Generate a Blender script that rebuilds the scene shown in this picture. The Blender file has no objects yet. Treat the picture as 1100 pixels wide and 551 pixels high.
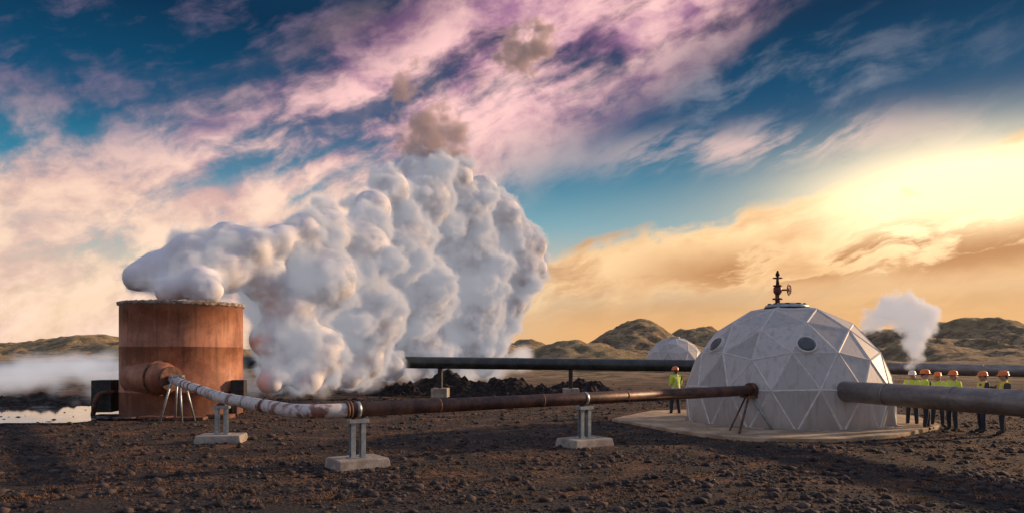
import bpy, bmesh, math, random
import numpy as np
from mathutils import Vector, Matrix, noise, Quaternion
random.seed(7); np.random.seed(7)
scene=bpy.context.scene
scene.view_settings.view_transform='Standard'
scene.view_settings.look='None'
scene.view_settings.exposure=0
COL=scene.collection
CH=2.4; F=800.0; HY=380.0
def at(px,py,d):   # pixel position + depth -> world metres
    return Vector(((px-550)/F*d, d, CH+(HY-py)/F*d))
def gr(px,py):
    d=F*CH/(py-HY); return Vector(((px-550)/F*d,d,0))

# ------------------------------------------------------------ camera
cam=bpy.data.cameras.new('camera'); co=bpy.data.objects.new('camera',cam); COL.objects.link(co)
co.location=(0,0,CH); co.rotation_euler=(math.radians(90),0,0)
cam.sensor_width=36; cam.lens=F/1100*36; cam.shift_y=(HY-275.5)/1100; cam.clip_end=9000; cam.clip_start=0.1
scene.camera=co

# ------------------------------------------------------------ node helpers
class NT:
    def __init__(s,nt): s.nt=nt
    def n(s,t,**k):
        x=s.nt.nodes.new(t)
        for a,b in k.items(): setattr(x,a,b)
        return x
    def put(s,sock,v):
        if isinstance(v,bpy.types.NodeSocket): s.nt.links.new(v,sock)
        else: sock.default_value=v
    def m(s,op,*a,clamp=False):
        x=s.n('ShaderNodeMath',operation=op,use_clamp=clamp)
        for i,v in enumerate(a): s.put(x.inputs[i],v)
        return x.outputs[0]
    def comb(s,x,y,z=0.0):
        c=s.n('ShaderNodeCombineXYZ'); s.put(c.inputs[0],x); s.put(c.inputs[1],y); s.put(c.inputs[2],z); return c.outputs[0]
    def noise(s,vec,scale=1.0,detail=6.0,rough=0.55,dist=0.0,col=False):
        x=s.n('ShaderNodeTexNoise'); s.put(x.inputs['Vector'],vec); x.inputs['Scale'].default_value=scale
        x.inputs['Detail'].default_value=detail; x.inputs['Roughness'].default_value=rough; x.inputs['Distortion'].default_value=dist
        return x.outputs['Color'] if col else x.outputs['Fac']
    def voro(s,vec,scale,feature='F1'):
        x=s.n('ShaderNodeTexVoronoi',feature=feature); s.put(x.inputs['Vector'],vec); x.inputs['Scale'].default_value=scale
        return x
    def sm(s,v,a,b,lo=0.0,hi=1.0):
        x=s.n('ShaderNodeMapRange',interpolation_type='SMOOTHSTEP'); s.put(x.inputs[0],v)
        for i,q in zip((1,2,3,4),(a,b,lo,hi)): s.put(x.inputs[i],float(q))
        return x.outputs[0]
    def mix(s,f,a,b,mode='MIX'):
        x=s.n('ShaderNodeMix',data_type='RGBA',blend_type=mode); s.put(x.inputs[0],f)
        for i,q in ((6,a),(7,b)):
            if not isinstance(q,bpy.types.NodeSocket): q=(*q,1.0) if len(q)==3 else q
            s.put(x.inputs[i],q)
        return x.outputs[2]
    def ramp(s,f,stops):
        x=s.n('ShaderNodeValToRGB'); s.put(x.inputs[0],f); e=x.color_ramp.elements
        while len(e)>1: e.remove(e[0])
        e[0].position=stops[0][0]; e[0].color=(*stops[0][1],1)
        for p,c in stops[1:]:
            q=e.new(p); q.color=(*c,1)
        return x.outputs[0]
def mat(name,build,rough=0.8,metal=0.0):
    m=bpy.data.materials.new(name); m.use_nodes=True; nt=m.node_tree
    b=nt.nodes['Principled BSDF']; b.inputs['Roughness'].default_value=rough; b.inputs['Metallic'].default_value=metal
    build(NT(nt),b); return m
def bump(s,b,h,strength=0.5,dist=0.02):
    x=s.n('ShaderNodeBump'); x.inputs['Strength'].default_value=strength; x.inputs['Distance'].default_value=dist
    s.put(x.inputs['Height'],h); s.put(b.inputs['Normal'],x.outputs[0])
def pos(s): return s.n('ShaderNodeNewGeometry').outputs['Position']
def objc(s): return s.n('ShaderNodeTexCoord').outputs['Object']
def two(name,c1,c2,scale=4,rough=0.7,metal=0.0,bmp=0.2,lo=0.4,hi=0.65,stretch=None):
    def f(s,b):
        v=pos(s)
        if stretch:
            mp=s.n('ShaderNodeMapping'); s.put(mp.inputs[0],v); mp.inputs['Scale'].default_value=stretch; v=mp.outputs[0]
        n=s.noise(v,scale,5,0.6)
        n2=s.noise(v,scale*6,3,0.6)
        f0=s.sm(s.m('ADD',s.m('MULTIPLY',n,0.75),s.m('MULTIPLY',n2,0.25)),lo,hi)
        s.put(b.inputs['Base Color'],s.mix(f0,c1,c2))
        if bmp>0: bump(s,b,n2,bmp,0.02)
    return mat(name,f,rough,metal)

# ------------------------------------------------------------ materials
def tank_rust(s,b):
    p=pos(s); mp=s.n('ShaderNodeMapping'); s.put(mp.inputs[0],p); mp.inputs['Scale'].default_value=(2.6,2.6,0.25)
    st=s.noise(mp.outputs[0],1.6,7,0.62); n=s.noise(p,0.9,7,0.66); fn=s.noise(p,12,5,0.65)
    c=s.mix(s.sm(n,0.40,0.62),(0.25,0.088,0.042),(0.43,0.18,0.095))
    c=s.mix(s.sm(st,0.50,0.66,0,0.6),c,(0.13,0.055,0.034))
    c=s.mix(s.sm(st,0.46,0.34,0,0.35),c,(0.50,0.27,0.17))
    c=s.mix(s.sm(fn,0.55,0.7,0,0.3),c,(0.46,0.27,0.19))
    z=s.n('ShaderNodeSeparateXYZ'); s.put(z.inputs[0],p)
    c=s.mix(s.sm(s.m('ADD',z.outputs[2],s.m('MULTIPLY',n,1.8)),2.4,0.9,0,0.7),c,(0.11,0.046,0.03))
    c=s.mix(s.sm(s.m('ADD',z.outputs[2],s.m('MULTIPLY',st,0.9)),4.55,4.9,0,0.6),c,(0.36,0.27,0.22))
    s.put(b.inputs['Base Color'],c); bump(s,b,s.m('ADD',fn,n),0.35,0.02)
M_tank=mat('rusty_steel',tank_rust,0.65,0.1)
M_rust=two('brown_rust_pipe',(0.055,0.028,0.022),(0.17,0.075,0.045),2.5,0.5,0.2,0.25)
M_rust2=two('dark_rust',(0.05,0.028,0.022),(0.22,0.09,0.05),5,0.75,0.1,0.3)
def wp(s,b):
    p=pos(s); n=s.noise(p,2.2,7,0.65); n2=s.noise(p,9,5,0.6)
    c=s.mix(s.sm(n,0.50,0.60),(0.60,0.56,0.54),(0.25,0.11,0.07))
    c=s.mix(s.sm(n2,0.52,0.68,0,0.6),c,(0.12,0.06,0.045))
    s.put(b.inputs['Base Color'],c); bump(s,b,n2,0.3)
M_white=mat('flaking_white_paint',wp,0.6)
M_dpipe=two('dark_painted_pipe',(0.028,0.034,0.036),(0.06,0.068,0.066),1.5,0.35,0.3,0.08)
M_gpipe=two('weathered_cladding',(0.19,0.165,0.15),(0.30,0.27,0.25),1.6,0.42,0.45,0.1,stretch=(1,1,2.2))
M_galv=two('galvanised_steel',(0.26,0.31,0.34),(0.42,0.46,0.48),8,0.42,0.6,0.1)
M_conc=two('concrete',(0.22,0.19,0.165),(0.40,0.36,0.31),3,0.9,0,0.4)
M_slab=two('timber_tan_deck',(0.27,0.185,0.11),(0.54,0.40,0.26),1.2,0.9,0,0.3)
M_black=two('black_steel',(0.012,0.012,0.014),(0.04,0.035,0.032),6,0.6,0.1,0.2)
M_valve=two('red_oxide_paint',(0.16,0.03,0.02),(0.08,0.025,0.02),6,0.5,0,0.1)
M_glass=two('dark_glass',(0.05,0.06,0.07),(0.10,0.11,0.12),3,0.08,0,0.0)
def panel(s,b):
    p=pos(s)
    n=s.noise(p,0.9,6,0.6); n2=s.noise(p,7,5,0.65)
    at_=s.n('ShaderNodeAttribute',attribute_name='tone')
    c=s.mix(at_.outputs['Fac'],(0.35,0.335,0.32),(0.54,0.515,0.49))
    mp=s.n('ShaderNodeMapping'); s.put(mp.inputs[0],p); mp.inputs['Scale'].default_value=(4,4,0.5)
    st=s.noise(mp.outputs[0],1.6,6,0.6)
    c=s.mix(s.sm(st,0.48,0.68,0,0.45),c,(0.25,0.21,0.17))
    c=s.mix(s.sm(n2,0.5,0.75,0,0.25),c,(0.28,0.25,0.22))
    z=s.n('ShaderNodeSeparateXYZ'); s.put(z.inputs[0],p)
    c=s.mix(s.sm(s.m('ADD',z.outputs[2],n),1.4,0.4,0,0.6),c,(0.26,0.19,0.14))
    s.put(b.inputs['Base Color'],c); bump(s,b,n2,0.1,0.01)
M_panel=mat('dome_panel',panel,0.55)
M_seam=two('dome_seam',(0.50,0.48,0.45),(0.66,0.63,0.60),5,0.6,0,0.05)

# ------------------------------------------------------------ mesh helpers
def link(o,parent=None):
    COL.objects.link(o)
    if parent: o.parent=parent
    return o
def empty(name,loc=(0,0,0)):
    e=bpy.data.objects.new(name,None); COL.objects.link(e); e.empty_display_size=0.3; return e
def mk(name,vs,fs,m,parent=None,smooth=False):
    me=bpy.data.meshes.new(name); me.from_pydata([tuple(v) for v in vs],[],fs); me.update()
    if m: me.materials.append(m)
    if smooth: me.polygons.foreach_set('use_smooth',[True]*len(me.polygons))
    return link(bpy.data.objects.new(name,me),parent)
def bev(o,w=0.02,seg=2):
    b=o.modifiers.new('bevel','BEVEL'); b.width=w; b.segments=seg; b.limit_method='ANGLE'; b.angle_limit=math.radians(35); return o
def box(name,c,size,m,parent=None,rz=0,bw=0.015,taper=1.0):
    x,y,z=[q/2 for q in size]; R=Matrix.Rotation(rz,3,'Z'); c=Vector(c)
    vs=[c+R@Vector((sx*x*(taper if sz>0 else 1),sy*y*(taper if sz>0 else 1),sz*z)) for sz in(-1,1) for sy in(-1,1) for sx in(-1,1)]
    fs=[(0,2,3,1),(4,5,7,6),(0,1,5,4),(2,6,7,3),(0,4,6,2),(1,3,7,5)]
    return bev(mk(name,vs,fs,m,parent),bw)
def tube(name,pts,rad,m,parent=None,seg=28,cap=True):
    pts=[Vector(p) for p in pts]; n=len(pts)
    rad=rad if isinstance(rad,(list,tuple)) else [rad]*n
    vs=[];fs=[]
    t0=(pts[1]-pts[0]).normalized(); up=Vector((0,0,1)) if abs(t0.z)<0.9 else Vector((0,1,0))
    a=t0.cross(up).normalized()
    for i in range(n):
        if i==0:t=t0
        elif i==n-1:t=(pts[i]-pts[i-1]).normalized()
        else:t=((pts[i+1]-pts[i]).normalized()+(pts[i]-pts[i-1]).normalized()).normalized() if (pts[i+1]-pts[i]).length>1e-6 and (pts[i]-pts[i-1]).length>1e-6 else t0
        a=(a-t*a.dot(t)).normalized(); b=t.cross(a)
        for k in range(seg):
            th=2*math.pi*k/seg; vs.append(pts[i]+(a*math.cos(th)+b*math.sin(th))*rad[i])
    for i in range(n-1):
        for k in range(seg):
            fs.append((i*seg+k,i*seg+(k+1)%seg,(i+1)*seg+(k+1)%seg,(i+1)*seg+k))
    if cap: fs.append(tuple(range(seg))[::-1]); fs.append(tuple((n-1)*seg+k for k in range(seg)))
    o=mk(name,vs,fs,m,parent,False)
    for p in o.data.polygons:
        if len(p.vertices)==4: p.use_smooth=True
    return o
def arc(pts,r=0.5,steps=6):
    """round the corners of a polyline"""
    pts=[Vector(p) for p in pts]; out=[pts[0]]
    for i in range(1,len(pts)-1):
        p=pts[i]; d0=(pts[i-1]-p); d1=(pts[i+1]-p); rr=min(r,d0.length*0.45,d1.length*0.45)
        a=p+d0.normalized()*rr; c=p+d1.normalized()*rr
        for k in range(steps+1):
            t=k/steps; out.append(a*(1-t)**2+p*2*t*(1-t)+c*t*t)
    out.append(pts[-1]); return out
def beam(name,p0,p1,w,m,parent=None):
    return tube(name,[p0,p1],w*0.7,m,parent,seg=4)

# ------------------------------------------------------------ sun + world
AZ=math.radians(66); EL=math.radians(15)
S=Vector((math.sin(AZ)*math.cos(EL),math.cos(AZ)*math.cos(EL),math.sin(EL)))
sl=bpy.data.lights.new('sun','SUN'); sl.energy=5.0; sl.angle=math.radians(2.0); sl.color=(1.0,0.65,0.38)
so=bpy.data.objects.new('sun',sl); COL.objects.link(so); so.rotation_euler=S.to_track_quat('Z','Y').to_euler(); so.location=(60,40,40)
w=bpy.data.worlds.new('World'); scene.world=w; w.use_nodes=True
s=NT(w.node_tree); bg=w.node_tree.nodes['Background']
tc=s.n('ShaderNodeTexCoord').outputs['Generated']
sp=s.n('ShaderNodeSeparateXYZ'); s.put(sp.inputs[0],tc); X,Y,Z=sp.outputs
u=s.m('ARCTAN2',X,Y); v=s.m('MINIMUM',s.m('DIVIDE',Z,s.m('MAXIMUM',s.m('SQRT',s.m('ADD',s.m('MULTIPLY',X,X),s.m('MULTIPLY',Y,Y))),0.001)),2.0)
def uv(px,py):
    a=math.atan((px-550)/F); return a,(HY-py)/F*math.cos(a)
wn=s.noise(s.comb(u,v,3.1),7.0,4,0.55,col=True)
ws=s.n('ShaderNodeSeparateColor'); s.put(ws.inputs[0],wn)
wu=s.m('ADD',u,s.m('MULTIPLY',s.m('SUBTRACT',ws.outputs[0],0.5),0.055))
wv=s.m('ADD',v,s.m('MULTIPLY',s.m('SUBTRACT',ws.outputs[1],0.5),0.055))
def rot(ang,sx,sy,off,U=wu,V=wv):
    c,k=math.cos(ang),math.sin(ang)
    a=s.m('ADD',s.m('MULTIPLY',U,c),s.m('MULTIPLY',V,k)); b=s.m('SUBTRACT',s.m('MULTIPLY',V,c),s.m('MULTIPLY',U,k))
    return s.comb(s.m('MULTIPLY',a,sx),s.m('MULTIPLY',b,sy),off)
def ldist(p0,p1,U=wu,V=wv):
    (a0,b0),(a1,b1)=uv(*p0),uv(*p1); L=math.hypot(a1-a0,b1-b0); nx,ny=-(b1-b0)/L,(a1-a0)/L
    return s.m('ADD',s.m('ADD',s.m('MULTIPLY',U,nx),s.m('MULTIPLY',V,ny)),-(a0*nx+b0*ny))
def blob(px,py,ru,rv,U=wu,V=wv):
    a,b=uv(px,py); x=s.m('DIVIDE',s.m('SUBTRACT',U,a),ru); y=s.m('DIVIDE',s.m('SUBTRACT',V,b),rv)
    return s.m('EXPONENT',s.m('MULTIPLY',s.m('ADD',s.m('MULTIPLY',x,x),s.m('MULTIPLY',y,y)),-1.0))
MUL=lambda a,b:s.m('MULTIPLY',a,b)
base=s.ramp(v,[(0.0,(0.76,0.47,0.26)),(0.06,(0.74,0.54,0.34)),(0.11,(0.58,0.55,0.46)),(0.17,(0.20,0.41,0.49)),(0.23,(0.035,0.22,0.35)),(0.30,(0.004,0.085,0.19)),(0.43,(0.002,0.03,0.08)),(0.9,(0.02,0.07,0.14))])
fine=s.noise(rot(0.45,6,20,1.0),1.0,8,0.58)
fine2=s.noise(rot(0.22,6,20,7.0),1.0,8,0.58)
lump=s.noise(rot(0.38,10,14,2.0),1.0,8,0.58)
big=s.noise(rot(0.5,3.4,7,4.0),1.0,4,0.6)
AV=lambda a,b,k:s.m('ADD',s.m('MULTIPLY',a,k),s.m('MULTIPLY',b,1-k))
lm=MUL(MUL(s.sm(u,0.02,-0.28),s.sm(v,0.36,0.18)),s.sm(AV(big,lump,0.5),0.41,0.55))
c=s.mix(MUL(lm,0.94),base,s.mix(s.sm(lump,0.34,0.62),s.ramp(v,[(0.0,(0.74,0.50,0.35)),(0.12,(0.66,0.45,0.36)),(0.2,(0.46,0.29,0.33)),(0.3,(0.20,0.15,0.26))]),s.ramp(v,[(0.0,(0.92,0.65,0.44)),(0.12,(1.08,0.79,0.54)),(0.2,(1.0,0.64,0.50)),(0.3,(0.76,0.44,0.48))])))
c=s.mix(MUL(MUL(s.sm(u,-0.1,-0.3),s.sm(v,0.2,0.3)),s.sm(AV(fine,lump,0.6),0.49,0.67,0,0.55)),c,(0.34,0.23,0.35))
dd=ldist((150,330),(700,0))
pb=s.sm(s.m('ABSOLUTE',s.m('ADD',dd,-0.035)),0.19,0.05)
pbn=MUL(pb,s.sm(AV(AV(big,lump,0.6),fine,0.6),0.41,0.53,0.10,1.0))
pinkc=s.mix(s.sm(AV(fine2,lump,0.4),0.36,0.60),(0.38,0.17,0.32),(1.1,0.66,0.63))
pinkc=s.mix(s.sm(v,0.34,0.16),pinkc,s.mix(s.sm(lump,0.34,0.62),(0.70,0.44,0.40),(1.08,0.78,0.59)))
c=s.mix(MUL(MUL(pbn,s.sm(u,0.6,0.25)),s.sm(u,-1.2,-0.6)),c,pinkc)
wm=MUL(MUL(blob(820,105,0.24,0.10),s.sm(AV(fine2,lump,0.55),0.48,0.66)),0.42)
c=s.mix(wm,c,(0.48,0.46,0.52))
wm2=MUL(blob(820,158,0.20,0.026),s.sm(fine,0.42,0.6,0,0.85)); c=s.mix(wm2,c,(0.90,0.62,0.56))
# sky above / behind the camera: thin lavender veil over blue
c=s.mix(MUL(s.sm(s.m('ABSOLUTE',u),0.8,1.3),s.sm(big,0.40,0.6,0.25,0.95)),c,s.ramp(v,[(0,(0.62,0.52,0.50)),(0.25,(0.48,0.50,0.64)),(1,(0.40,0.48,0.68))]))
c=s.mix(MUL(s.sm(v,0.6,1.0),s.sm(big,0.4,0.6,0.3,0.85)),c,(0.44,0.46,0.62))
top=ldist((540,292),(1100,146)); bot=ldist((540,325),(1100,285))
bm=MUL(s.sm(s.m('ADD',top,s.m('MULTIPLY',s.m('SUBTRACT',AV(fine2,lump,0.6),0.5),0.14)),0.008,-0.010),s.sm(s.m('ADD',bot,s.m('MULTIPLY',s.m('SUBTRACT',fine2,0.5),0.07)),-0.03,0.012))
bm=MUL(MUL(bm,s.sm(u,-0.04,0.08)),s.sm(u,1.6,1.0))
bandc=s.mix(s.sm(AV(fine2,lump,0.7),0.38,0.59),(0.66,0.36,0.18),(1.18,0.82,0.45))
c=s.mix(bm,c,bandc)
hz=MUL(s.sm(bot,0.01,-0.03),s.sm(u,-0.1,0.15)); hz=MUL(hz,s.sm(u,1.6,1.0))
c=s.mix(MUL(hz,0.88),c,s.mix(s.sm(v,0.0,0.10),(0.92,0.48,0.18),s.mix(s.sm(fine2,0.4,0.6),(0.52,0.32,0.18),(0.74,0.46,0.24))))
glow=blob(1035,212,0.15,0.06,u,v)
gl=s.m('MULTIPLY',glow,s.sm(AV(fine2,lump,0.6),0.30,0.50,0.6,1.5),clamp=True)
c=s.mix(gl,c,(1.7,1.4,0.88))
g2=blob(1040,250,0.32,0.10,u,v)
c=s.mix(MUL(g2,0.34),c,(1.3,0.68,0.22))
ob=MUL(MUL(s.sm(s.m('ABSOLUTE',s.m('ADD',bot,-0.024)),0.056,0.0),s.sm(fine2,0.46,0.55)),s.sm(u,0.05,0.3))
c=s.mix(MUL(ob,0.9),c,(0.52,0.22,0.08))
nis=s.n('ShaderNodeTexSky',sky_type='NISHITA'); nis.sun_disc=False; nis.sun_elevation=EL; nis.sun_rotation=AZ
nb=s.mix(1.0,nis.outputs[0],(0.08,0.08,0.08),'MULTIPLY')
c=s.mix(0.03,c,nb)
s.put(bg.inputs['Color'],c); bg.inputs['Strength'].default_value=1.0

# ------------------------------------------------------------ ground
def fb(x,y,sc,o=4,seed=0): return noise.fractal(Vector((x*sc,y*sc,seed)),1.0,2.0,o)
def gz(x,y):
    far=min(1,max(0,(y-48)/60))
    h=0.035*fb(x,y,0.35,2,1.3)
    if far>0: h+=far*(0.7*fb(x,y,0.09,5,5.5)+0.6*abs(fb(x,y,0.03,3,8)))
    return h
def ground_mat(s,b):
    p=pos(s); sx=s.n('ShaderNodeSeparateXYZ'); s.put(sx.inputs[0],p)
    n1=s.noise(p,0.35,5,0.62); n2=s.noise(p,2.2,5,0.65); n3=s.noise(p,14,5,0.75); n4=s.noise(p,0.9,6,0.72)
    vo=s.voro(p,13)
    c=s.mix(s.sm(n3,0.45,0.68),(0.004,0.003,0.004),(0.040,0.028,0.027))
    c=s.mix(s.sm(vo.outputs['Distance'],0.22,0.05,0,0.4),c,(0.065,0.046,0.042))
    y=sx.outputs[1]
    och=s.m('MULTIPLY',s.sm(s.m('ADD',s.m('MULTIPLY',n4,0.5),s.m('MULTIPLY',n3,0.5)),0.515,0.56),s.sm(y,10.5,13.5,0.25,0.95))
    c=s.mix(och,c,s.mix(n2,(0.10,0.040,0.018),(0.36,0.160,0.06)))
    c=s.mix(s.sm(n1,0.52,0.64,0,0.5),c,s.mix(n3,(0.018,0.009,0.007),(0.13,0.058,0.035)))
    tr=s.sm(s.m('ADD',y,s.m('MULTIPLY',n1,3)),14.6,12.8,0,0.6)
    c=s.mix(tr,c,s.mix(n3,(0.006,0.005,0.006),(0.028,0.023,0.027)))
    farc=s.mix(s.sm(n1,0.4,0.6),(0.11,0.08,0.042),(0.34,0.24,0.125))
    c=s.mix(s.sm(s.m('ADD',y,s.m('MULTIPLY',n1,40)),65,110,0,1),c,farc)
    s.put(b.inputs['Base Color'],c)
    h=s.m('ADD',s.m('MULTIPLY',n3,1.2),s.m('ADD',s.m('MULTIPLY',vo.outputs['Distance'],-0.9),s.m('MULTIPLY',n2,1.4)))
    bump(s,b,h,1.0,0.12)
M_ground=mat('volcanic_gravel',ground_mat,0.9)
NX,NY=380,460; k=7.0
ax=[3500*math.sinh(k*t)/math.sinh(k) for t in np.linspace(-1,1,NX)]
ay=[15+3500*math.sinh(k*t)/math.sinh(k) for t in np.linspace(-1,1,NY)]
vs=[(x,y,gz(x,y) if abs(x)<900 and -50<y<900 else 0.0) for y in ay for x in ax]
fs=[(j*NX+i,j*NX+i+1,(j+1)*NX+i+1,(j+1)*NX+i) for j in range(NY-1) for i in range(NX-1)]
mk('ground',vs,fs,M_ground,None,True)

# hills
def hill_mat(s,b):
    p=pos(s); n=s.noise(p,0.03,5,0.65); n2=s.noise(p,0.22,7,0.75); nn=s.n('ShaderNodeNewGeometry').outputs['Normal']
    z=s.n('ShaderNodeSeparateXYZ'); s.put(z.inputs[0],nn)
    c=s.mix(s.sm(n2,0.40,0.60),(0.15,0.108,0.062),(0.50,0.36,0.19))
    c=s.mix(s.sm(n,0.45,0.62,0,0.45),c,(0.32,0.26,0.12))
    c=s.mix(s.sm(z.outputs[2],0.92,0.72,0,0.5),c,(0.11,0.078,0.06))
    s.put(b.inputs['Base Color'],c); bump(s,b,n2,1.0,3.0)
M_hill=mat('mossy_lava',hill_mat,0.95)
def hills(name,x0,x1,y0,y1,step,peaks,rough):
    nx=int((x1-x0)/step); ny=int((y1-y0)/step); V_=[]
    for j in range(ny):
        for i in range(nx):
            x=x0+i*step; y=y0+j*step; h=0
            for (cx,cy,hh,wx,wy) in peaks:
                g=hh*math.exp(-((x-cx)/wx)**2-((y-cy)/wy)**2); h=(h**3+g**3)**(1/3)
            f=fb(x,y,0.025,6,2.2); r=1-abs(fb(x,y,0.04,5,9.1)); r2=1-abs(fb(x,y,0.11,5,3.1))
            e=min(1,(i)/6,(nx-1-i)/6,j/6,(ny-1-j)/6)
            z=(h*(0.78+0.30*f)+min(1,h/4)*(rough*(r-0.6)*2.2+1.3*(r2-0.6))+0.6*fb(x,y,0.12,4,1))*e-1.2
            V_.append((x,y,z))
    F_=[(j*nx+i,j*nx+i+1,(j+1)*nx+i+1,(j+1)*nx+i) for j in range(ny-1) for i in range(nx-1)]
    return mk(name,V_,F_,M_hill,None,True)
hills('hill',-40,215,150,420,1.5,[(20,215,8.5,16,30),(52,300,18.5,22,36),(86,340,18,20,40),(110,330,9.5,40,30),(5,320,11,14,30),(60,200,4,40,20),(-10,290,9,18,30)],1.6)
hills('hill',120,420,170,440,1.8,[(168,330,16,22,40),(205,340,20,40,50),(265,330,16,40,40),(135,260,8,22,30),(180,230,6,50,20),(300,300,15,40,40)],1.6)
hills('hill',-380,-70,150,420,1.9,[(-250,320,12.5,60,45),(-190,330,12,45,40),(-140,300,8.5,50,40),(-300,300,12.5,50,50),(-180,210,5.5,70,25)],1.5)

# ------------------------------------------------------------ gravel stones & dry growth (one object each)
def templates(n=6):
    T=[]
    for q in range(n):
        bm=bmesh.new(); bmesh.ops.create_icosphere(bm,subdivisions=1,radius=1)
        for vv in bm.verts:
            vv.co*=random.uniform(0.6,1.15); vv.co.z*=0.65
        T.append((np.array([v.co[:] for v in bm.verts]),np.array([[v.index for v in f.verts] for f in bm.faces]))); bm.free()
    return T
def scatter(name,pts,sizes,m,T):
    Vs=[];Fs=[];off=0
    for (x,y,z),sz in zip(pts,sizes):
        a,f=T[random.randrange(len(T))]; th=random.random()*6.28; c_,s_=math.cos(th),math.sin(th)
        R=np.array([[c_,-s_,0],[s_,c_,0],[0,0,1]])
        Vs.append((a*np.array([sz*random.uniform(.7,1.3),sz,sz*random.uniform(.6,1.1)]))@R.T+np.array([x,y,z])); Fs.append(f+off); off+=len(a)
    Vs=np.concatenate(Vs); Fs=np.concatenate(Fs)
    me=bpy.data.meshes.new(name); me.vertices.add(len(Vs)); me.vertices.foreach_set('co',Vs.ravel())
    me.loops.add(Fs.size); me.loops.foreach_set('vertex_index',Fs.ravel().astype(np.int32))
    me.polygons.add(len(Fs)); me.polygons.foreach_set('loop_start',np.arange(0,Fs.size,3,dtype=np.int32))
    me.update(calc_edges=True); me.validate(); me.materials.append(m)
    o=bpy.data.objects.new(name,me); COL.objects.link(o); return o
M_stone=two('basalt_stone',(0.009,0.007,0.008),(0.085,0.060,0.052),3.5,0.9,0,0.0,0.42,0.62)
pts=[];sz=[]
while len(pts)<40000:
    d=9.5+34*random.random()**1.5; x=random.uniform(-0.78,0.78)*d
    nn=fb(x,d,0.5,3,4)
    if random.random()>0.55+0.8*nn: continue
    if d<13.0 and random.random()<0.3: continue
    q=random.paretovariate(2.2)*0.019
    q=min(q,0.13); pts.append((x,d,gz(x,d)+q*0.1)); sz.append(q)
scatter('gravel',pts,sz,M_stone,templates())
M_tuft=two('dry_moss',(0.10,0.045,0.02),(0.34,0.165,0.065),2.5,0.95,0,0.0)
V_=[];F_=[]
cnt=0
while cnt<5500:
    d=12.0+40*random.random()**1.4; x=random.uniform(-0.75,0.75)*d
    if fb(x,d,0.8,4,14)<-0.15+0.35*random.random(): continue
    cnt+=1; z=gz(x,d)
    for k_ in range(6):
        a=random.random()*6.28; l=random.uniform(.02,.06); r0=random.random()*0.08
        bx,by=x+math.cos(a)*r0,d+math.sin(a)*r0; a2=random.random()*6.28; w_=0.013
        i=len(V_); V_+= [(bx-w_*math.sin(a2),by+w_*math.cos(a2),z-0.01),(bx+w_*math.sin(a2),by-w_*math.cos(a2),z-0.01),(bx+math.cos(a2)*l*0.9,by+math.sin(a2)*l*0.9,z+l)]
        F_.append((i,i+1,i+2))
mk('dry_grass',V_,F_,M_tuft)

# ------------------------------------------------------------ separator tank
TK=Vector((-13.35,30.2,0)); TR=2.3; TH=4.4
tank=empty('rusty_steel_tank')
seg=96; prof=[(TR,0.0),(TR,0.9),(TR+0.02,0.91),(TR+0.02,0.98),(TR,0.99),(TR,2.65),(TR+0.012,2.66),(TR+0.012,2.70),(TR,2.71),(TR,TH-0.1),(TR+0.05,TH-0.09),(TR+0.05,TH),(TR-0.12,TH),(TR-0.12,TH-1.2)]
vs=[];fs=[]
for (r,z) in prof:
    for i in range(seg):
        a=2*math.pi*i/seg; vs.append((TK.x+r*math.cos(a),TK.y+r*math.sin(a),z))
for j in range(len(prof)-1):
    for i in range(seg): fs.append((j*seg+i,j*seg+(i+1)%seg,(j+1)*seg+(i+1)%seg,(j+1)*seg+i))
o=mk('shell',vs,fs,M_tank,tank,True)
vs=[];fs=[]
for i in range(seg*2):
    a=math.pi*i/seg; dr=0.05+0.09*random.random(); up_=0.02+0.05*random.random()
    for (r,z) in ((TR+0.06,TH-dr),(TR+0.09,TH+up_*0.3),(TR-0.1,TH+up_)): vs.append((TK.x+r*math.cos(a),TK.y+r*math.sin(a),z))
n=seg*2
for i in range(n):
    j=(i+1)%n
    for q in (0,1): fs.append((i*3+q,j*3+q,j*3+q+1,i*3+q+1))
mk('rim_crust',vs,fs,two('silica_crust',(0.14,0.09,0.07),(0.42,0.35,0.30),6,0.9),tank,True)
nc=Vector((-14.5,28.75,1.5)); nd=(Vector((-12.55,27.35,1.5))-nc).normalized(); nL=(Vector((-12.55,27.35,1.5))-nc).length
tube('nozzle',[nc,nc+nd*(nL-0.45),nc+nd*(nL-0.3),nc+nd*nL],[0.66,0.60,0.55,0.34],M_tank,tank,40)
tube('nozzle_collar',[nc+nd*(nL-0.75),nc+nd*(nL-0.67)],0.66,M_rust2,tank,40)
tube('nozzle_flange',[nc+nd*nL,nc+nd*(nL+0.12)],0.45,M_rust2,tank,32)
nend=nc+nd*(nL+0.12)
box('side_box_a',(TK.x-2.75,TK.y-0.7,0.75),(0.75,0.8,1.25),M_black,tank,0.1)
box('side_box_b',(TK.x+2.5,TK.y-0.6,1.0),(0.5,0.5,0.75),M_black,tank,0.1)
box('side_bracket',(TK.x+2.35,TK.y-0.6,0.35),(0.2,0.3,0.7),M_rust2,tank,0.1)
tube('drain_pipe',arc([TK+Vector((-2.2,-0.9,0.9)),TK+Vector((-2.7,-1.4,0.9)),TK+Vector((-2.8,-1.5,0.05))],0.3),0.09,M_rust2,tank,16)
for i,(dx,dy,w_,h_) in enumerate([(0.3,-2.9,1.1,.14),(1.5,-3.0,1.3,.12),(2.4,-2.2,0.9,.16),(-0.9,-2.7,0.8,.1)]):
    box('footing_%d'%i,(TK.x+dx,TK.y+dy,h_/2-0.01),(w_,0.55,h_),M_rust2,tank,random.uniform(-.2,.2),0.03)

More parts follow.
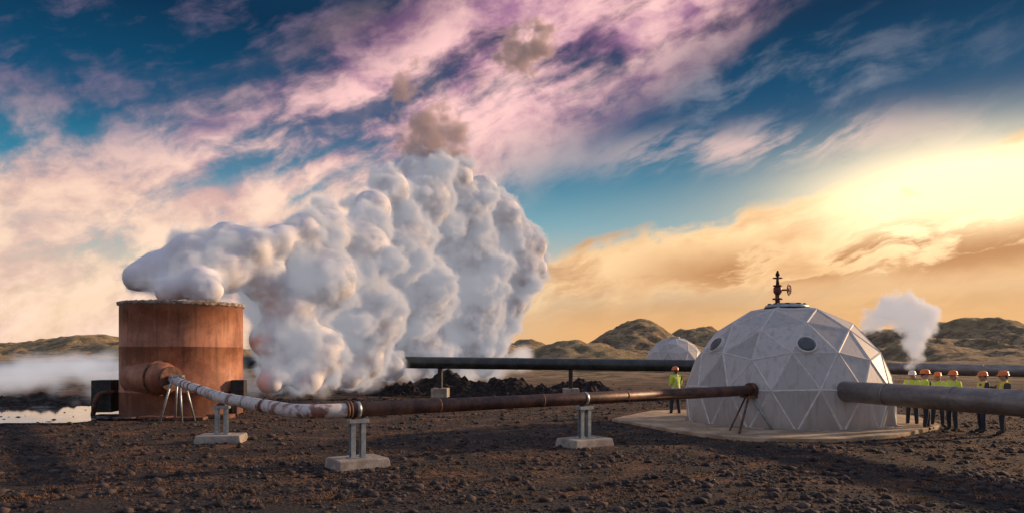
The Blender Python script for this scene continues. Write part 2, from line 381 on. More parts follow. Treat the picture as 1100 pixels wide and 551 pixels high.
# ------------------------------------------------------------ foreground pipe
fp=empty('rusty_steam_pipe')
A=nend+nd*-0.05
E1=at(238,427,20.4); E2=Vector(at(322,443,15.35)); E3=at(805,418.5,23.0); E3.z=1.28
E1.z=1.2;E2.z=1.2
S1=Vector((A.x+0.60,A.y-0.75,1.40))
path=arc([A,S1,E1,E2,E2+(E3-E2).normalized()*2.0],0.75,8)
tube('white_section',path,0.15,M_white,fp,28)
dirm=(E3-E2).normalized()
tube('brown_section',[E2+dirm*0.98,E3],0.160,M_rust,fp,28)
for t in (0.98,1.05): tube('joint_ring',[E2+dirm*t,E2+dirm*(t+0.05)],0.185,M_rust2,fp,28)
for t in (3.2,6.1,8.9): tube('weld_ring',[E2+dirm*t,E2+dirm*(t+0.03)],0.166,M_rust2,fp,28)
dw=(E2-E1).normalized()
for t in (-6.0,-4.6,-3.0,-1.3,0.9,2.3,3.8): 
    q=(E1+dw*t) if t>0 else (E1+(E1-S1).normalized()*t)
    dq=dw if t>0 else (E1-S1).normalized()
    tube('clamp_band',[q,q+dq*0.12],0.163,M_galv if int(t*10)%2 else M_rust2,fp,24)
tube('end_flange',[E3,E3+dirm*0.07],0.235,M_rust2,fp,28)
tube('blind_flange',[E3+dirm*0.08,E3+dirm*0.14],0.235,M_rust2,fp,28)
DC=Vector((9.48,25.7,0)); R=3.45
toD=(DC-E3); toD.z=0
tube('inlet',arc([E3+dirm*0.14,E3+dirm*0.55,E3+dirm*0.55+toD.normalized()*1.4],0.35),0.12,M_rust,fp,24)
def hbeam(name,x,y,z0,z1,w_,rz,par):
    box(name+'_web',(x,y,(z0+z1)/2),(0.012,w_-0.02,z1-z0),M_galv,par,rz,0.002)
    R_=Matrix.Rotation(rz,3,'Z')
    for sg in (-1,1):
        c=Vector((x,y,(z0+z1)/2))+R_@Vector((0,sg*w_/2,0))
        box(name+'_flange',c,(w_*0.85,0.014,z1-z0),M_galv,par,rz,0.002)
def support(p,rz,pr,wid=1.25,dep=0.85,pz=1.2):
    e=empty('pipe_support')
    g=gz(p.x,p.y)
    box('concrete_base',(p.x,p.y,g+0.07),(wid,dep,0.26),M_conc,e,rz,0.03,0.93)
    R_=Matrix.Rotation(rz,3,'Z')
    for sg in (-1,1):
        c=Vector((p.x,p.y,0))+R_@Vector((sg*0.115,0,0))
        box('base_plate',(c.x,c.y,g+0.212),(0.2,0.3,0.02),M_galv,e,rz,0.004)
        hbeam('post_%d'%(sg+1),c.x,c.y,g+0.222,pz-pr-0.13,0.12,rz,e)
    box('cross_beam',(p.x,p.y,pz-pr-0.085),(0.44,0.22,0.085),M_galv,e,rz,0.006)
    box('saddle',(p.x,p.y,pz-pr-0.02),(0.22,0.16,0.05),M_rust2,e,rz,0.006)
    tube('strap',[Vector((p.x,p.y,pz))-R_@Vector((0.04,0,0)),Vector((p.x,p.y,pz))+R_@Vector((0.04,0,0))],pr+0.012,M_galv,e,24)
    return e
rzm=math.atan2(dirm.y,dirm.x)
def onrun(px):
    k_=(px-550)/F; t=(E2.x-k_*E2.y)/(k_*dirm.y-dirm.x); return E2+dirm*t
p=onrun(384); support(p,rzm,0.160,1.2,0.9,p.z)
p=onrun(628); support(p,rzm,0.160,1.3,0.9,p.z)
support(E1+dw*0.0,0.1,0.16,1.25,0.9,1.2)
af=empty('pipe_support')
for i,(px,py) in enumerate(((782,466),(832,465),(793,470),(822,461))):
    g=gr(px,py); beam('leg_%d'%i,g,E3+Vector((0.03*(i-1.5),0,-0.05)),0.05,M_galv if i%2 else M_rust2,af)
box('head_plate',E3+Vector((0,0,-0.2)),(0.45,0.35,0.05),M_rust2,af,rzm,0.005)
af=empty('pipe_support')
for i,(dx,dy) in enumerate(((-0.5,-0.35),(0.35,-0.5),(-0.3,0.4),(0.5,0.2))):
    beam('leg_%d'%i,Vector((S1.x+dx,S1.y+dy,0)),Vector((S1.x+dx*0.3,S1.y+dy*0.3,1.62)),0.055,M_galv,af)
box('top_bar',(S1.x,S1.y,1.62),(0.6,0.1,0.06),M_galv,af,-0.6,0.005)

# ------------------------------------------------------------ background pipeline
def pipeline(name,pts,r,m,sup):
    e=empty(name); tube('pipe',pts,r,m,e,32)
    for a,b in zip(pts[:-1],pts[1:]):
        a=Vector(a);b=Vector(b); L=(b-a).length; t=(b-a)/L; q=2.0
        while q<L-1:
            p=a+t*q; tube('seam_band',[p,p+t*0.1],r+0.012,m,e,32); q+=4.1
        for px in sup:
            kk=(px-550)/F; dn=t.x-kk*t.y
            q=(kk*a.y-a.x)/dn
            if 0<q<L:
                p=a+t*q; rz=math.atan2(t.y,t.x)
                box('support_block',(p.x,p.y,0.2),(0.9,1.1,0.6),M_conc,e,rz,0.03)
                box('support_saddle',(p.x,p.y,(0.49+p.z-r)/2),(0.22,0.5,p.z-r-0.46),M_black,e,rz,0.02)
    return e
pipeline('dark_pipeline',[Vector((-60,31,1.75)),at(0,396.5,36)*1,at(140,391,40),at(360,388,42),at(740,392.5,41),at(860,394,41)],0.33,M_dpipe,(-150,-20,473,613,1000))
pipeline('grey_pipeline',[at(925,395,44),at(1110,398.5,41),Vector((60,38,1.5))],0.33,M_gpipe,(1150,1300))
pp=empty('large_clad_pipe')
P0=Vector((9.75,23.6,1.27)); P1=Vector((11.72,17.0,1.27)); dp=(P1-P0).normalized()
P0=P0-dp*0.6; P2=P1+dp*6
tube('pipe',[P0,P2],0.31,M_gpipe,pp,40)
for q in (1.2,3.4,5.6,7.8,10): tube('cladding_band',[P0+dp*q,P0+dp*(q+0.06)],0.318,M_gpipe,pp,40)
tube('collar',[P0+dp*0.55,P0+dp*0.75],0.36,M_galv,pp,40)
p=P1+dp*2.5; support(p,math.atan2(dp.y,dp.x),0.31,1.3,1.0,1.27)

# ------------------------------------------------------------ geodesic dome
def geodesic(name,C,R,detail=True,rz=0.3):
    e=empty(name); bm=bmesh.new(); bmesh.ops.create_icosphere(bm,subdivisions=1,radius=1)
    base=[[vv.co.copy() for vv in f.verts] for f in bm.faces]; bm.free()
    bm=bmesh.new(); nu=3
    for a,b,c_ in base:
        g={}
        for i in range(nu+1):
            for j in range(nu+1-i):
                g[i,j]=bm.verts.new((a*(nu-i-j)+b*i+c_*j).normalized())
        for i in range(nu):
            for j in range(nu-i):
                bm.faces.new((g[i,j],g[i+1,j],g[i,j+1]))
                if i+j<nu-1: bm.faces.new((g[i+1,j],g[i+1,j+1],g[i,j+1]))
    bmesh.ops.remove_doubles(bm,verts=bm.verts,dist=0.01)
    bmesh.ops.recalc_face_normals(bm,faces=bm.faces)
    kill=[f for f in bm.faces if f.calc_center_median().z<-0.24]
    bmesh.ops.delete(bm,geom=kill,context='FACES')
    zb=0.19
    for vv in bm.verts:
        if vv.co.z<-0.1: vv.co.z=-zb-0.0
    M=Matrix.Translation(Vector((C.x,C.y,R*zb+0.02)))@Matrix.Rotation(rz,4,'Z')@Matrix.Scale(R,4)
    bmesh.ops.transform(bm,matrix=M,verts=bm.verts)
    orig=list(bm.faces)
    bmesh.ops.inset_individual(bm,faces=orig,thickness=0.04,depth=-0.022,use_even_offset=True)
    me=bpy.data.meshes.new(name+'_shell'); 
    inner=set(orig)
    for f in bm.faces: f.material_index=0 if f in inner else 1
    lay=bm.faces.layers.float.new('tone')
    for f in bm.faces: f[lay]=random.random()
    bm.to_mesh(me); bm.free(); me.materials.append(M_panel); me.materials.append(M_seam)
    o=bpy.data.objects.new('shell',me); link(o,e)
    tube('base_ring',[Vector((C.x,C.y,0.0)),Vector((C.x,C.y,0.14))],R*0.995,M_conc,e,60)
    zt=R*zb+R
    tube('cap',[Vector((C.x,C.y,zt-0.12)),Vector((C.x,C.y,zt-0.03)),Vector((C.x,C.y,zt+0.04))],[0.75,0.70,0.45],M_galv,e,36)
    return e,zt
dome,zt=geodesic('geodesic_dome',DC,R,rz=0.25)
cz=zt+0.04
for i in range(10):
    a=i*math.pi/5; box('cap_louvre_%d'%i,(DC.x+0.6*math.cos(a),DC.y+0.6*math.sin(a),zt-0.0),(0.08,0.14,0.06),M_black,dome,a,0.005)
SC=Vector((DC.x,DC.y,R*0.19+0.02))
def porthole(px,py,r=0.32):
    d=Vector(((px-550)/F,1,(HY-py)/F)); o=Vector((0,0,CH))-SC; a=d.dot(d); b=2*o.dot(d); c_=o.dot(o)-(R*0.97)**2
    t=(-b-math.sqrt(b*b-4*a*c_))/(2*a); p=Vector((0,0,CH))+d*t; n_=(p-SC).normalized()
    tube('porthole_frame',[p-n_*0.12,p+n_*0.10],[r*1.22,r*1.15],M_seam,dome,32)
    tube('porthole_glass',[p+n_*0.09,p+n_*0.11,p+n_*0.15],[r,r*0.98,r*0.7],M_glass,dome,32)
porthole(771,371,0.27); porthole(866,371,0.27)
def torus(name,c_,ax_,Rr,r,m,par):
    ax_=ax_.normalized(); a=ax_.orthogonal().normalized(); b=ax_.cross(a)
    pts=[c_+(a*math.cos(t)+b*math.sin(t))*Rr for t in np.linspace(0,2*math.pi,33)]
    return tube(name,pts,r,m,par,10,False)
vh=empty('wellhead_valve')
T0=Vector((DC.x-0.35,DC.y-0.1,cz))
tube('stem_pipe',[T0,T0+Vector((0,0,0.34))],0.08,M_valve,vh,20)
tube('lower_flange',[T0+Vector((0,0,0.12)),T0+Vector((0,0,0.17))],0.17,M_valve,vh,24)
tube('valve_body',[T0+Vector((0,0,0.30)),T0+Vector((0,0,0.38)),T0+Vector((0,0,0.52)),T0+Vector((0,0,0.60))],[0.09,0.14,0.14,0.08],M_valve,vh,24)
tube('upper_flange',[T0+Vector((0,0,0.58)),T0+Vector((0,0,0.62))],0.15,M_valve,vh,24)
tube('bonnet',[T0+Vector((0,0,0.62)),T0+Vector((0,0,0.95))],[0.06,0.04],M_valve,vh,16)
tube('top_fitting',[T0+Vector((0,0,0.93)),T0+Vector((0,0,1.0)),T0+Vector((0,0,1.12))],[0.07,0.07,0.02],M_black,vh,16)
tube('spindle',[T0+Vector((0,0,0.45)),T0+Vector((0.38,-0.1,0.45))],0.03,M_valve,vh,12)
wc=T0+Vector((0.36,-0.1,0.45)); torus('handwheel',wc,Vector((1,-0.8,0)),0.18,0.022,M_valve,vh)
for i in range(3):
    a=Vector((1,-0.8,0)).normalized().orthogonal().normalized(); b=Vector((1,-0.8,0)).normalized().cross(a); t=i*math.pi/3
    q=(a*math.cos(t)+b*math.sin(t))*0.18; tube('spoke_%d'%i,[wc-q,wc+q],0.012,M_valve,vh,8)
torus('top_handwheel',T0+Vector((0,0,0.86)),Vector((0,0,1)),0.15,0.018,M_valve,vh)
d2,zt2=geodesic('geodesic_dome',Vector((21.6,99,0)),3.9,rz=0.9)
poly=[gr(657,452),gr(735,466),gr(800,473.5),(gr(905,475)),gr(968,469),gr(1012,459),gr(985,449),gr(900,442),gr(770,441),gr(700,443)]
poly=arc([*poly,poly[0]],0.4,3)[:-1]
n=len(poly); vs=[(p.x,p.y,0.10) for p in poly]+[(p.x*1.0,p.y,-0.15) for p in poly]
fs=[tuple(range(n))]+[(i,i+n,(i+1)%n+n,(i+1)%n) for i in range(n)]
bev(mk('dome_platform',vs,fs,M_slab),0.02)

# ------------------------------------------------------------ pool, lava mounds
M_water=mat('shallow_water',lambda s,b:(s.put(b.inputs['Base Color'],s.mix(s.sm(s.noise(pos(s),0.8,5,0.6),0.50,0.62),(0.02,0.025,0.03),(0.42,0.41,0.42))),bump(s,b,s.noise(pos(s),4,3,0.5),0.08,0.02)),0.05)
vs=[]
for i in range(72):
    a=2*math.pi*i/72; r=1+0.30*fb(math.cos(a)*2.4,math.sin(a)*2.4,1.0,5,3)
    vs.append((-19.0+math.cos(a)*6.2*r,29.0+math.sin(a)*4.6*r,0.065))
mk('water',vs,[tuple(range(72))],M_water)
M_lava=two('lava_rubble',(0.006,0.005,0.006),(0.040,0.030,0.028),4,0.95,0,0.6)
def mound(cx,cy,rx,ry,h):
    n=54; V_=[];
    for j in range(n):
        for i in range(n):
            a=-1.2+2.4*i/(n-1); b=-1.2+2.4*j/(n-1); q=math.hypot(a,b)
            z=h*max(-0.1,(1-q**1.5))*(0.75+0.5*fb(a*3+cx,b*3,1,4,cy))+0.16*fb(a*9+cx,b*9,1,4,2)
            V_.append((cx+a*rx,cy+b*ry,z-0.05))
    F_=[(j*n+i,j*n+i+1,(j+1)*n+i+1,(j+1)*n+i) for j in range(n-1) for i in range(n-1)]
    mk('lava_mound',V_,F_,M_lava)
mound(-3.6,44.6,3.8,1.9,1.45); mound(-0.6,44.2,2.8,1.5,1.25); mound(3.9,44.8,2.7,1.4,1.1); mound(-23,35.5,3.5,1.8,0.7); mound(-18.5,36.5,1.8,1.2,0.5); mound(-14.8,33.6,1.6,1,0.55)
mound(-6.4,43.4,2.2,1.3,0.8); mound(1.6,43.8,2.0,1.1,0.7); mound(-2.2,39.6,1.6,0.8,0.4); mound(2.4,39.2,1.8,0.9,0.45)
pts=[];sz=[]
for i in range(260):
    d=random.uniform(36,60); x=random.uniform(-0.7,0.75)*d; q=random.uniform(0.06,0.25); pts.append((x,d,gz(x,d))); sz.append(q)
for i in range(60):   # stones along the pool edge
    a=random.random()*6.28; r=1+0.30*fb(math.cos(a)*2.4,math.sin(a)*2.4,1.0,5,3)+random.uniform(-.03,.08)
    pts.append((-19.0+math.cos(a)*6.2*r,29.0+math.sin(a)*4.6*r,0.04)); sz.append(random.uniform(.04,.14))
scatter('lava_boulders',pts,sz,M_lava,templates())

# ------------------------------------------------------------ people
def solid(name,c,rough=0.8): return two(name,tuple(q*0.7 for q in c),c,9,rough,0,0.25,0.3,0.6)
M_skin=solid('skin',(0.45,0.26,0.19),0.6); M_boot=solid('boot_leather',(0.03,0.025,0.02)); M_trou=solid('dark_trousers',(0.03,0.032,0.045))
M_trou2=solid('navy_trousers',(0.025,0.035,0.06)); M_hair=solid('hair',(0.06,0.035,0.02)); M_eye=solid('eye',(0.02,0.02,0.02),0.3); M_lips=solid('lips',(0.30,0.12,0.09))
M_hat_o=solid('orange_helmet',(0.85,0.20,0.03),0.35); M_hat_w=solid('white_helmet',(0.8,0.78,0.74),0.35); M_glove=solid('glove',(0.12,0.10,0.09))
def vest(name,c,sl_c):
    def f(s,b):
        o=objc(s); q=s.n('ShaderNodeSeparateXYZ'); s.put(q.inputs[0],o)
        z=q.outputs[2]; ax_=s.m('ABSOLUTE',q.outputs[0])
        def band(v_,a,b_): return s.m('MULTIPLY',s.m('GREATER_THAN',v_,a),s.m('LESS_THAN',v_,b_))
        k1=s.m('ADD',band(z,1.02,1.065),band(z,1.16,1.205))
        k2=s.m('MULTIPLY',band(ax_,0.075,0.115),s.m('GREATER_THAN',z,1.2))
        n_=s.noise(o,14,5,0.6)
        cc=s.mix(n_,tuple(w*0.7 for w in c),c)
        arm=s.m('GREATER_THAN',ax_,0.205)
        cc=s.mix(arm,cc,s.mix(n_,tuple(w*0.7 for w in sl_c),sl_c))
        cc=s.mix(s.m('ADD',k1,k2,clamp=True),cc,(0.62,0.62,0.60))
        s.put(b.inputs['Base Color'],cc); bump(s,b,n_,0.3,0.02)
    return mat(name,f,0.7)
V_y=vest('hi_vis_yellow',(0.70,0.92,0.05),(0.70,0.92,0.05)); V_y2=vest('hi_vis_yellow_dark_sleeves',(0.74,0.90,0.06),(0.04,0.045,0.06)); V_o=vest('hi_vis_orange_yellow',(0.92,0.72,0.05),(0.06,0.05,0.05))
def sph(bm,c,r,mi,sc=(1,1,1),sub=2,rotm=None):
    g=bmesh.ops.create_icosphere(bm,subdivisions=sub,radius=1)
    for vv in g['verts']:
        q=Vector((vv.co.x*r*sc[0],vv.co.y*r*sc[1],vv.co.z*r*sc[2]))
        if rotm: q=rotm@q
        vv.co=q+Vector(c)
    for f in {f for vv in g['verts'] for f in vv.link_faces}: f.material_index=mi; f.smooth=True
def person(x,y,face,h=1.8,vestm=V_y,hat=M_hat_o,trou=M_trou,pose='rest',seed=0,gloves=False):
    rnd=random.Random(seed); e=empty('person'); k_=h/1.80
    lean=rnd.uniform(-0.02,0.02); st=rnd.uniform(0.09,0.14); fy=rnd.uniform(-0.07,0.1)
    J=dict(pel=(0,0,0.96),sp=(lean*0.5,0.01,1.14),ch=(lean,0.01,1.34),nk=(lean,0.0,1.50),hd=(lean,0.02,1.60),ht=(lean,0.02,1.70),
      ls=(-0.175+lean,0,1.42),rs=(0.175+lean,0,1.42),lh=(-0.095,0,0.90),rh=(0.095,0,0.90),
      lk=(-st,0.03+fy,0.50),rk=(st,0.03,0.50),la=(-st-0.02,-0.02+fy*1.6,0.10),ra=(st+0.02,-0.02,0.10),
      lt=(-st-0.05,0.15+fy*1.6,0.045),rt=(st+0.06,0.15,0.045))
    if pose=='rest': J.update(le=(-0.25,-0.03,1.14),lw=(-0.25,0.07,0.90),lf=(-0.245,0.10,0.81),re=(0.25,-0.03,1.14),rw=(0.25,0.06,0.90),rf=(0.245,0.09,0.81))
    if pose=='hip': J.update(le=(-0.36,-0.08,1.19),lw=(-0.2,0.07,1.03),lf=(-0.14,0.13,1.00),re=(0.25,-0.03,1.14),rw=(0.25,0.06,0.90),rf=(0.245,0.09,0.81))
    if pose=='hold': J.update(le=(-0.24,0.0,1.16),lw=(-0.10,0.24,1.13),lf=(-0.03,0.29,1.15),re=(0.24,0.0,1.16),rw=(0.12,0.23,1.10),rf=(0.05,0.29,1.12))
    if pose=='point': J.update(le=(-0.25,-0.03,1.14),lw=(-0.25,0.07,0.90),lf=(-0.245,0.10,0.81),re=(0.30,0.18,1.28),rw=(0.32,0.38,1.36),rf=(0.32,0.47,1.38))
    names=list(J); idx={n_:i for i,n_ in enumerate(names)}
    rad=dict(pel=.155,sp=.145,ch=.165,nk=.06,hd=.092,ht=.07,ls=.085,rs=.085,lh=.095,rh=.095,lk=.068,rk=.068,la=.052,ra=.052,lt=.042,rt=.042,le=.058,re=.058,lw=.038,rw=.038,lf=.035,rf=.035)
    E=[('pel','sp','j'),('sp','ch','j'),('ch','nk','j'),('nk','hd','s'),('hd','ht','s'),('ch','ls','j'),('ch','rs','j'),('ls','le','j'),('rs','re','j'),('le','lw','j'),('re','rw','j'),('lw','lf','h'),('rw','rf','h'),
       ('pel','lh','t'),('pel','rh','t'),('lh','lk','t'),('rh','rk','t'),('lk','la','t'),('rk','ra','t'),('la','lt','b'),('ra','rt','b')]
    me=bpy.data.meshes.new('tmp'); me.from_pydata([J[n_] for n_ in names],[(idx[a],idx[b]) for a,b,_ in E],[]); 
    o=bpy.data.objects.new('tmp',me); COL.objects.link(o)
    o.modifiers.new('skin','SKIN').use_smooth_shade=True
    for n_ in names:
        sv=me.skin_vertices[0].data[idx[n_]]; r=rad[n_]*1.12; sv.radius=(r,r*(0.78 if n_ in('pel','sp','ch') else 1)); sv.use_root=(n_=='pel')
    ss=o.modifiers.new('sub','SUBSURF'); ss.levels=2; ss.render_levels=2
    dg=bpy.context.evaluated_depsgraph_get(); em=bpy.data.meshes.new_from_object(o.evaluated_get(dg)); bpy.data.objects.remove(o)
    ml={'j':0,'t':1,'s':2,'b':3,'h':4}
    em.materials.clear()
    for m_ in (vestm,trou,M_skin,M_boot,M_glove if gloves else M_skin): em.materials.append(m_)
    Js={n_:Vector(c) for n_,c in J.items()}
    for f in em.polygons:
        c=f.center; best=(9,0)
        for a,b,l in E:
            A_,B_=Js[a],Js[b]; t=max(0,min(1,(c-A_).dot(B_-A_)/(B_-A_).length_squared)); dd_=(c-(A_+(B_-A_)*t)).length-0.6*(rad[a]*(1-t)+rad[b]*t)
            if dd_<best[0]: best=(dd_,ml[l])
        mi=best[1]
        if mi==0 and c.z<0.90 and abs(c.x)<0.2: mi=1
        if mi==1 and c.z>0.90: mi=0
        if mi in(0,) and c.z>1.50: mi=2
        f.material_index=mi; f.use_smooth=True
    em.name='body'
    b_=bpy.data.objects.new('body',em); link(b_,e)
    bm=bmesh.new(); H=Js['hd']+Vector((0,0,0.03))
    sph(bm,H,0.105,0,(0.76,0.92,1.12))
    sph(bm,H+Vector((0,0.105,-0.01)),0.016,0,(0.8,1.1,1.5),1)
    for sg in(-1,1):
        sph(bm,H+Vector((sg*0.032,0.088,0.012)),0.011,1,(1,0.6,0.7),1); sph(bm,H+Vector((sg*0.082,0,0.0)),0.028,0,(0.4,0.8,1.2),1)
    sph(bm,H+Vector((0,0.086,-0.052)),0.018,3,(1.2,0.5,0.35),1)
    sph(bm,H+Vector((0,-0.03,0.0)),0.104,2,(0.80,0.84,1.0))
    for sg,wn_,fn_ in((-1,'lw','lf'),(1,'rw','rf')):
        d_=(Js[fn_]-Js[wn_]).normalized(); side=Vector((0,1,0)) if abs(d_.z)>0.6 else Vector((0,0,1)); side=(side-d_*side.dot(d_)).normalized(); inn=d_.cross(side)*sg
        for q in range(5):
            if q<4: b0=Js[fn_]+side*(0.027-0.018*q); L=(0.07,0.08,0.075,0.058)[q]; dv=d_
            else: b0=Js[wn_]+d_*0.035+side*0.03; L=0.055; dv=(d_+side*0.9).normalized()
            p1=b0+dv*L*0.5; p2=p1+(dv+inn*0.6).normalized()*L*0.5
            for (a_,r_) in((b0,.0095),(p1,.009),(p2,.0075)):
                sph(bm,a_,r_*1.15,4,sub=1)
            for (A_,B_) in((b0,p1),(p1,p2)): 
                sph(bm,(A_+B_)/2,(B_-A_).length*0.62,4,(0.36,0.36,1),1,(B_-A_).to_track_quat('Z','Y').to_matrix())
    me=bpy.data.meshes.new('head_and_hands'); bm.to_mesh(me); bm.free()
    for m_ in (M_skin,M_eye,M_hair,M_lips,M_glove if gloves else M_skin): me.materials.append(m_)
    link(bpy.data.objects.new('head_and_hands',me),e)
    V_=[];F_=[];n=24; prof=[(0.160,0.0,1),(0.128,0.012,0),(0.126,0.05,0),(0.108,0.095,0),(0.068,0.125,0),(0.0,0.137,0)]
    for (r,z,br) in prof:
        for i in range(n):
            a=2*math.pi*i/n; fr=max(0,math.sin(a)); rr=r if not br else 0.138+0.05*fr**2
            ridge=0.008 if (abs(math.cos(a))<0.2 and 0<z<0.13) else 0
            V_.append((H.x+rr*0.88*math.cos(a),H.y+rr*1.05*math.sin(a)-0.004,H.z+0.048+z-(0.012*fr if br else 0)+ridge))
    for j in range(len(prof)-1):
        for i in range(n): F_.append((j*n+i,j*n+(i+1)%n,(j+1)*n+(i+1)%n,(j+1)*n+i))
    mk('helmet',V_,F_,hat,e,True)
    tube('collar',[Js['nk']+Vector((0,-0.005,-0.05)),Js['nk']+Vector((0,0,0.015))],[0.10,0.078],vestm,e,20,False)
    e.location=(x,y,max(gz(x,y),0)-0.005); e.rotation_euler=(0,0,face); e.scale=(k_,k_,k_)
    return e
def pl(px,d): return ((px-550)/F*d,d)
person(*pl(726,29.0),0.5,1.92,V_y,M_hat_o,M_trou,'hold',1)
G=[(980,24.7,2.6,1.86,V_y,M_hat_w,'rest'),(993,23.6,-1.9,1.92,V_y,M_hat_o,'hip'),(1007,24.4,2.9,1.82,V_y2,M_hat_o,'rest'),(1024,23.2,1.9,1.90,V_y,M_hat_o,'hold'),
   (1056,22.6,1.5,1.88,V_o,M_hat_o,'hold'),(1079,22.0,1.2,1.90,V_o,M_hat_o,'point')]
for i,(px,d,fa,h,vm,hm,po) in enumerate(G): 
    x,y=pl(px,d); person(x,y,fa,h,vm,hm,M_trou if i%2 else M_trou2,po,10+i,True)

# ------------------------------------------------------------ steam
def steam_mat(name):
    m=bpy.data.materials.new(name); m.use_nodes=True; nt=m.node_tree; nt.nodes.clear(); s=NT(nt)
    d=s.n('ShaderNodeBsdfDiffuse'); d.inputs['Color'].default_value=(0.78,0.78,0.82,1)
    o=s.n('ShaderNodeOutputMaterial'); s.put(o.inputs['Surface'],d.outputs[0]); return m
M_steam=steam_mat('steam')
def vol_mat(name,dens,scale,lo,hi,col,em=0.35,emc=(0.9,0.93,1.0),aniso=0.0,detail=4,amp=1.6):
    m=bpy.data.materials.new(name); m.use_nodes=True; nt=m.node_tree; nt.nodes.clear(); s=NT(nt)
    vi=s.n('ShaderNodeVolumeInfo'); p=s.n('ShaderNodeTexCoord').outputs['Object']
    n=s.noise(p,scale,detail,0.62,0.0)
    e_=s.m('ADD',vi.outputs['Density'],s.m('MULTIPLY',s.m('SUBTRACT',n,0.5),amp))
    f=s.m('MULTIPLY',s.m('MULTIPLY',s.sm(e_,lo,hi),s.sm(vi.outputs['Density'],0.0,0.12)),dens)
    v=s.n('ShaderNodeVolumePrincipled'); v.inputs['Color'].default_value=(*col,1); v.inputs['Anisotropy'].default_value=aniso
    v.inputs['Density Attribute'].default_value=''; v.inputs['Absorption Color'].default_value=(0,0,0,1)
    s.put(v.inputs['Density'],f); s.put(v.inputs['Emission Strength'],s.m('MULTIPLY',f,em)); v.inputs['Emission Color'].default_value=(*emc,1)  # added glow follows density, stands in for light scattered inside the vapour
    o=s.n('ShaderNodeOutputMaterial'); s.put(o.inputs['Volume'],v.outputs[0]); return m
def balls(name,sp_,mt,parent=None):
    bms={}
    for sub in(1,2):
        bm=bmesh.new(); bmesh.ops.create_icosphere(bm,subdivisions=sub,radius=1)
        bms[sub]=(np.array([v.co[:] for v in bm.verts]),np.array([[v.index for v in f.verts] for f in bm.faces])); bm.free()
    Vs=[];Fs=[];off=0
    for c,r,sub in sp_:
        a,f=bms[sub]; Vs.append(a*r+np.array(c)); Fs.append(f+off); off+=len(a)
    Vs=np.concatenate(Vs);Fs=np.concatenate(Fs)
    me=bpy.data.meshes.new(name); me.from_pydata(Vs.tolist(),[],Fs.tolist()); me.update(); me.materials.append(mt)
    o=bpy.data.objects.new(name,me); return link(o,parent)
def tree_balls(blobs,kids,grand,seed,shrink=1.0,grow=0.0,lo=0.22,hi=0.6):
    rnd=random.Random(seed); sp_=[]
    for (c,r) in blobs:
        r=r*shrink
        sp_.append((c,r+grow,2))
        for _ in range(kids):
            d=Vector((rnd.gauss(0,1),rnd.gauss(0,1),rnd.gauss(0,1))).normalized(); rr=r*(lo+(hi-lo)*rnd.random()**1.8); cc=c+d*(r*rnd.uniform(0.75,1.0))
            sp_.append((cc,rr+grow,2))
            for _ in range(grand):
                d2=(d+0.9*Vector((rnd.gauss(0,1),rnd.gauss(0,1),rnd.gauss(0,1)))).normalized(); r3=rr*rnd.uniform(0.25,0.5); sp_.append((cc+d2*rr*0.95,r3+grow,1))
    return sp_
def core(name,sp_,mt,parent,voxel=0.25):
    o=balls(name,sp_,mt,parent)
    rm=o.modifiers.new('remesh','REMESH'); rm.mode='VOXEL'; rm.voxel_size=voxel; rm.use_smooth_shade=True
    sm=o.modifiers.new('smooth','SMOOTH'); sm.iterations=4; sm.factor=0.6
    return o
def fog(name,sp_,mt,voxel,band,rem=0.3,parent=None):
    o=balls(name,sp_,mt,parent)
    rm=o.modifiers.new('remesh','REMESH'); rm.mode='VOXEL'; rm.voxel_size=rem
    ng=bpy.data.node_groups.new(name+'_gn','GeometryNodeTree')
    ng.interface.new_socket('Geometry',in_out='INPUT',socket_type='NodeSocketGeometry'); ng.interface.new_socket('Geometry',in_out='OUTPUT',socket_type='NodeSocketGeometry')
    gi=ng.nodes.new('NodeGroupInput'); go=ng.nodes.new('NodeGroupOutput'); mv=ng.nodes.new('GeometryNodeMeshToVolume')
    mv.resolution_mode='VOXEL_SIZE'
    mv.inputs['Density'].default_value=1.0; mv.inputs['Voxel Size'].default_value=voxel; mv.inputs['Interior Band Width'].default_value=band
    sm_=ng.nodes.new('GeometryNodeSetMaterial'); sm_.inputs['Material'].default_value=mt
    ng.links.new(gi.outputs[0],mv.inputs['Mesh']); ng.links.new(mv.outputs[0],sm_.inputs['Geometry']); ng.links.new(sm_.outputs[0],go.inputs[0])
    gm=o.modifiers.new('fog','NODES'); gm.node_group=ng
    return o
B=[# pixel x, pixel y, pixel radius, depth
(170,292,33,30.5),(148,298,24,30),(205,275,36,31),(240,290,38,31.5),(215,305,30,30),(245,260,32,32),(270,266,32,32),(285,300,38,33),(180,312,22,29.6),(225,312,22,29.6),
(300,260,28,33),(325,250,30,34),(310,330,44,34),(350,300,48,35),(350,250,38,36),(340,380,45,35),(300,385,32,34),(290,410,22,33),(330,408,24,34),(285,365,26,33),
(385,270,50,38),(395,340,54,39),(390,385,34,39),(375,405,20,38),(400,225,30,39),(420,205,30,41),(430,260,48,42),(445,315,58,45),(450,365,42,48),(420,395,22,41),
(455,215,44,44),(470,180,26,45),(450,170,20,45),(492,190,24,46),(445,185,24,44),(495,225,42,47),(500,275,54,49),(505,330,50,50),(515,370,34,51),(538,232,32,50),(552,262,38,51),(560,290,32,51),(545,320,34,52),(532,352,30,52),
(518,205,24,48),(576,265,18,51),(578,288,16,51),(480,395,22,50),(450,400,16,48),(520,392,20,52)]
blobs=[(at(px,py,d),r/F*d) for px,py,r,d in B]
sp_root=empty('steam_plume')
core('dense_core',[(c_,r_*0.74,2) for c_,r_ in blobs],M_steam,sp_root)
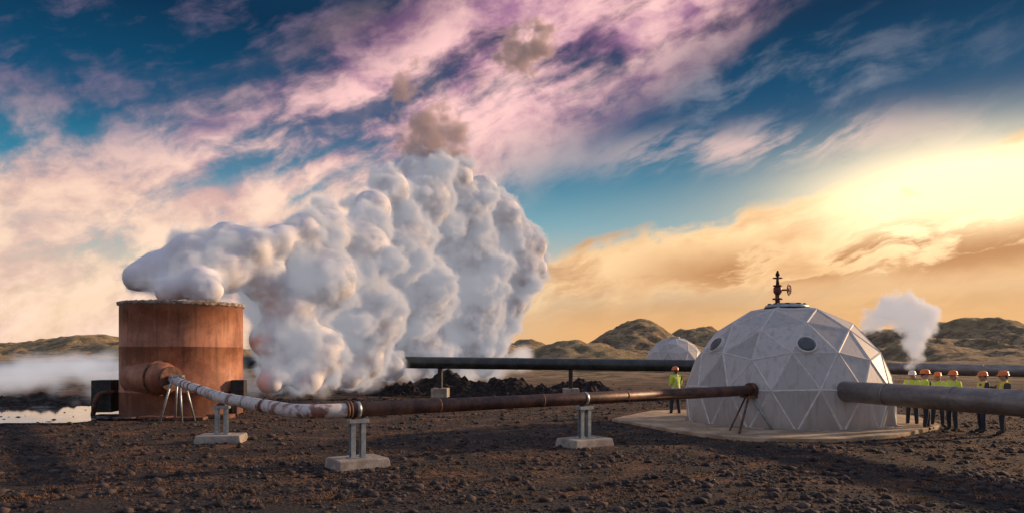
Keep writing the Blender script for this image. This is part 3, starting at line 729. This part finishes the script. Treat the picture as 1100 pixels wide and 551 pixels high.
fog('billows',tree_balls(blobs,18,6,3,0.88,0.10,0.18,0.5),vol_mat('vapour_billow',6.5,1.8,0.25,0.95,(0.99,0.99,0.99),0.16,(1.0,1.0,1.12),0.0,4,1.4),0.2,0.7,0.13,sp_root)
W=[(445,165,20,45),(455,150,20,46),(462,134,18,46),(470,120,16,47),(482,130,13,47),(450,118,12,47),(428,108,14,47),(434,88,13,47),(420,128,10,47),(442,72,10,47),(474,160,22,46),(492,155,18,46),(440,140,14,46),(460,170,24,45),(455,100,10,47),
   (560,50,20,56),(577,42,17,56),(543,60,14,56),(592,34,10,56),(585,60,10,56),(546,38,10,56),(605,26,8,56),(528,72,10,56),(515,85,8,54)]
fog('upper_wisps',[(at(px,py,d),r/F*d*2.0,2) for px,py,r,d in W],vol_mat('vapour_wisp',2.2,0.7,0.65,1.45,(0.64,0.48,0.47),0.11,(1.0,0.76,0.74),0.2,5,4.2),0.28,1.4,0.3,sp_root)  # brown vapour colour paints in the shade on these wisps
M_=[(268,415,16,33),(300,425,12,32.5),(350,418,14,35),(400,408,16,40),(255,395,14,33),(440,402,14,44),(470,400,14,50),(530,395,16,52),(560,385,14,53),(500,402,14,50),
    (150,318,9,28.6),(190,319,9,28.0),(230,318,9,28.6),(250,316,8,29.6),(137,316,8,29.8)]
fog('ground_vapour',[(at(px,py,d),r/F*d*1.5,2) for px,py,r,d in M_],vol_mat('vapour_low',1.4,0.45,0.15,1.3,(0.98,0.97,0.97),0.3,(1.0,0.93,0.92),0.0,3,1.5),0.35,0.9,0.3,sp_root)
L_=[(20,402,20,35),(60,400,20,35),(100,400,22,35),(125,398,20,35.5),(-15,404,20,35),(40,392,16,36),(85,388,18,36.5),(115,385,16,37),(10,415,14,32),(60,418,14,31),(100,420,14,31),(30,424,11,29),(80,428,11,29),(0,428,10,28)]
fl=empty('pool_steam')
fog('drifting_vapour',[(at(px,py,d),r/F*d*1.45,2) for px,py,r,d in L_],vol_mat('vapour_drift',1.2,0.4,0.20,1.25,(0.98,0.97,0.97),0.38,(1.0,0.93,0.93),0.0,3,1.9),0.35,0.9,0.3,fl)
B2=[(981,392,6,31),(982,380,9,31),(984,368,13,31),(986,356,16,31),(992,343,16,31.3),(975,343,16,31.2),(960,338,17,31.5),(945,341,15,31.7),(963,326,13,31.7),(932,348,12,32),(978,326,14,31.4),(1002,336,11,31.4),(950,326,10,31.6)]
b2=[(at(px,py,d),r/F*d) for px,py,r,d in B2]
sv=empty('steam_vent_plume')
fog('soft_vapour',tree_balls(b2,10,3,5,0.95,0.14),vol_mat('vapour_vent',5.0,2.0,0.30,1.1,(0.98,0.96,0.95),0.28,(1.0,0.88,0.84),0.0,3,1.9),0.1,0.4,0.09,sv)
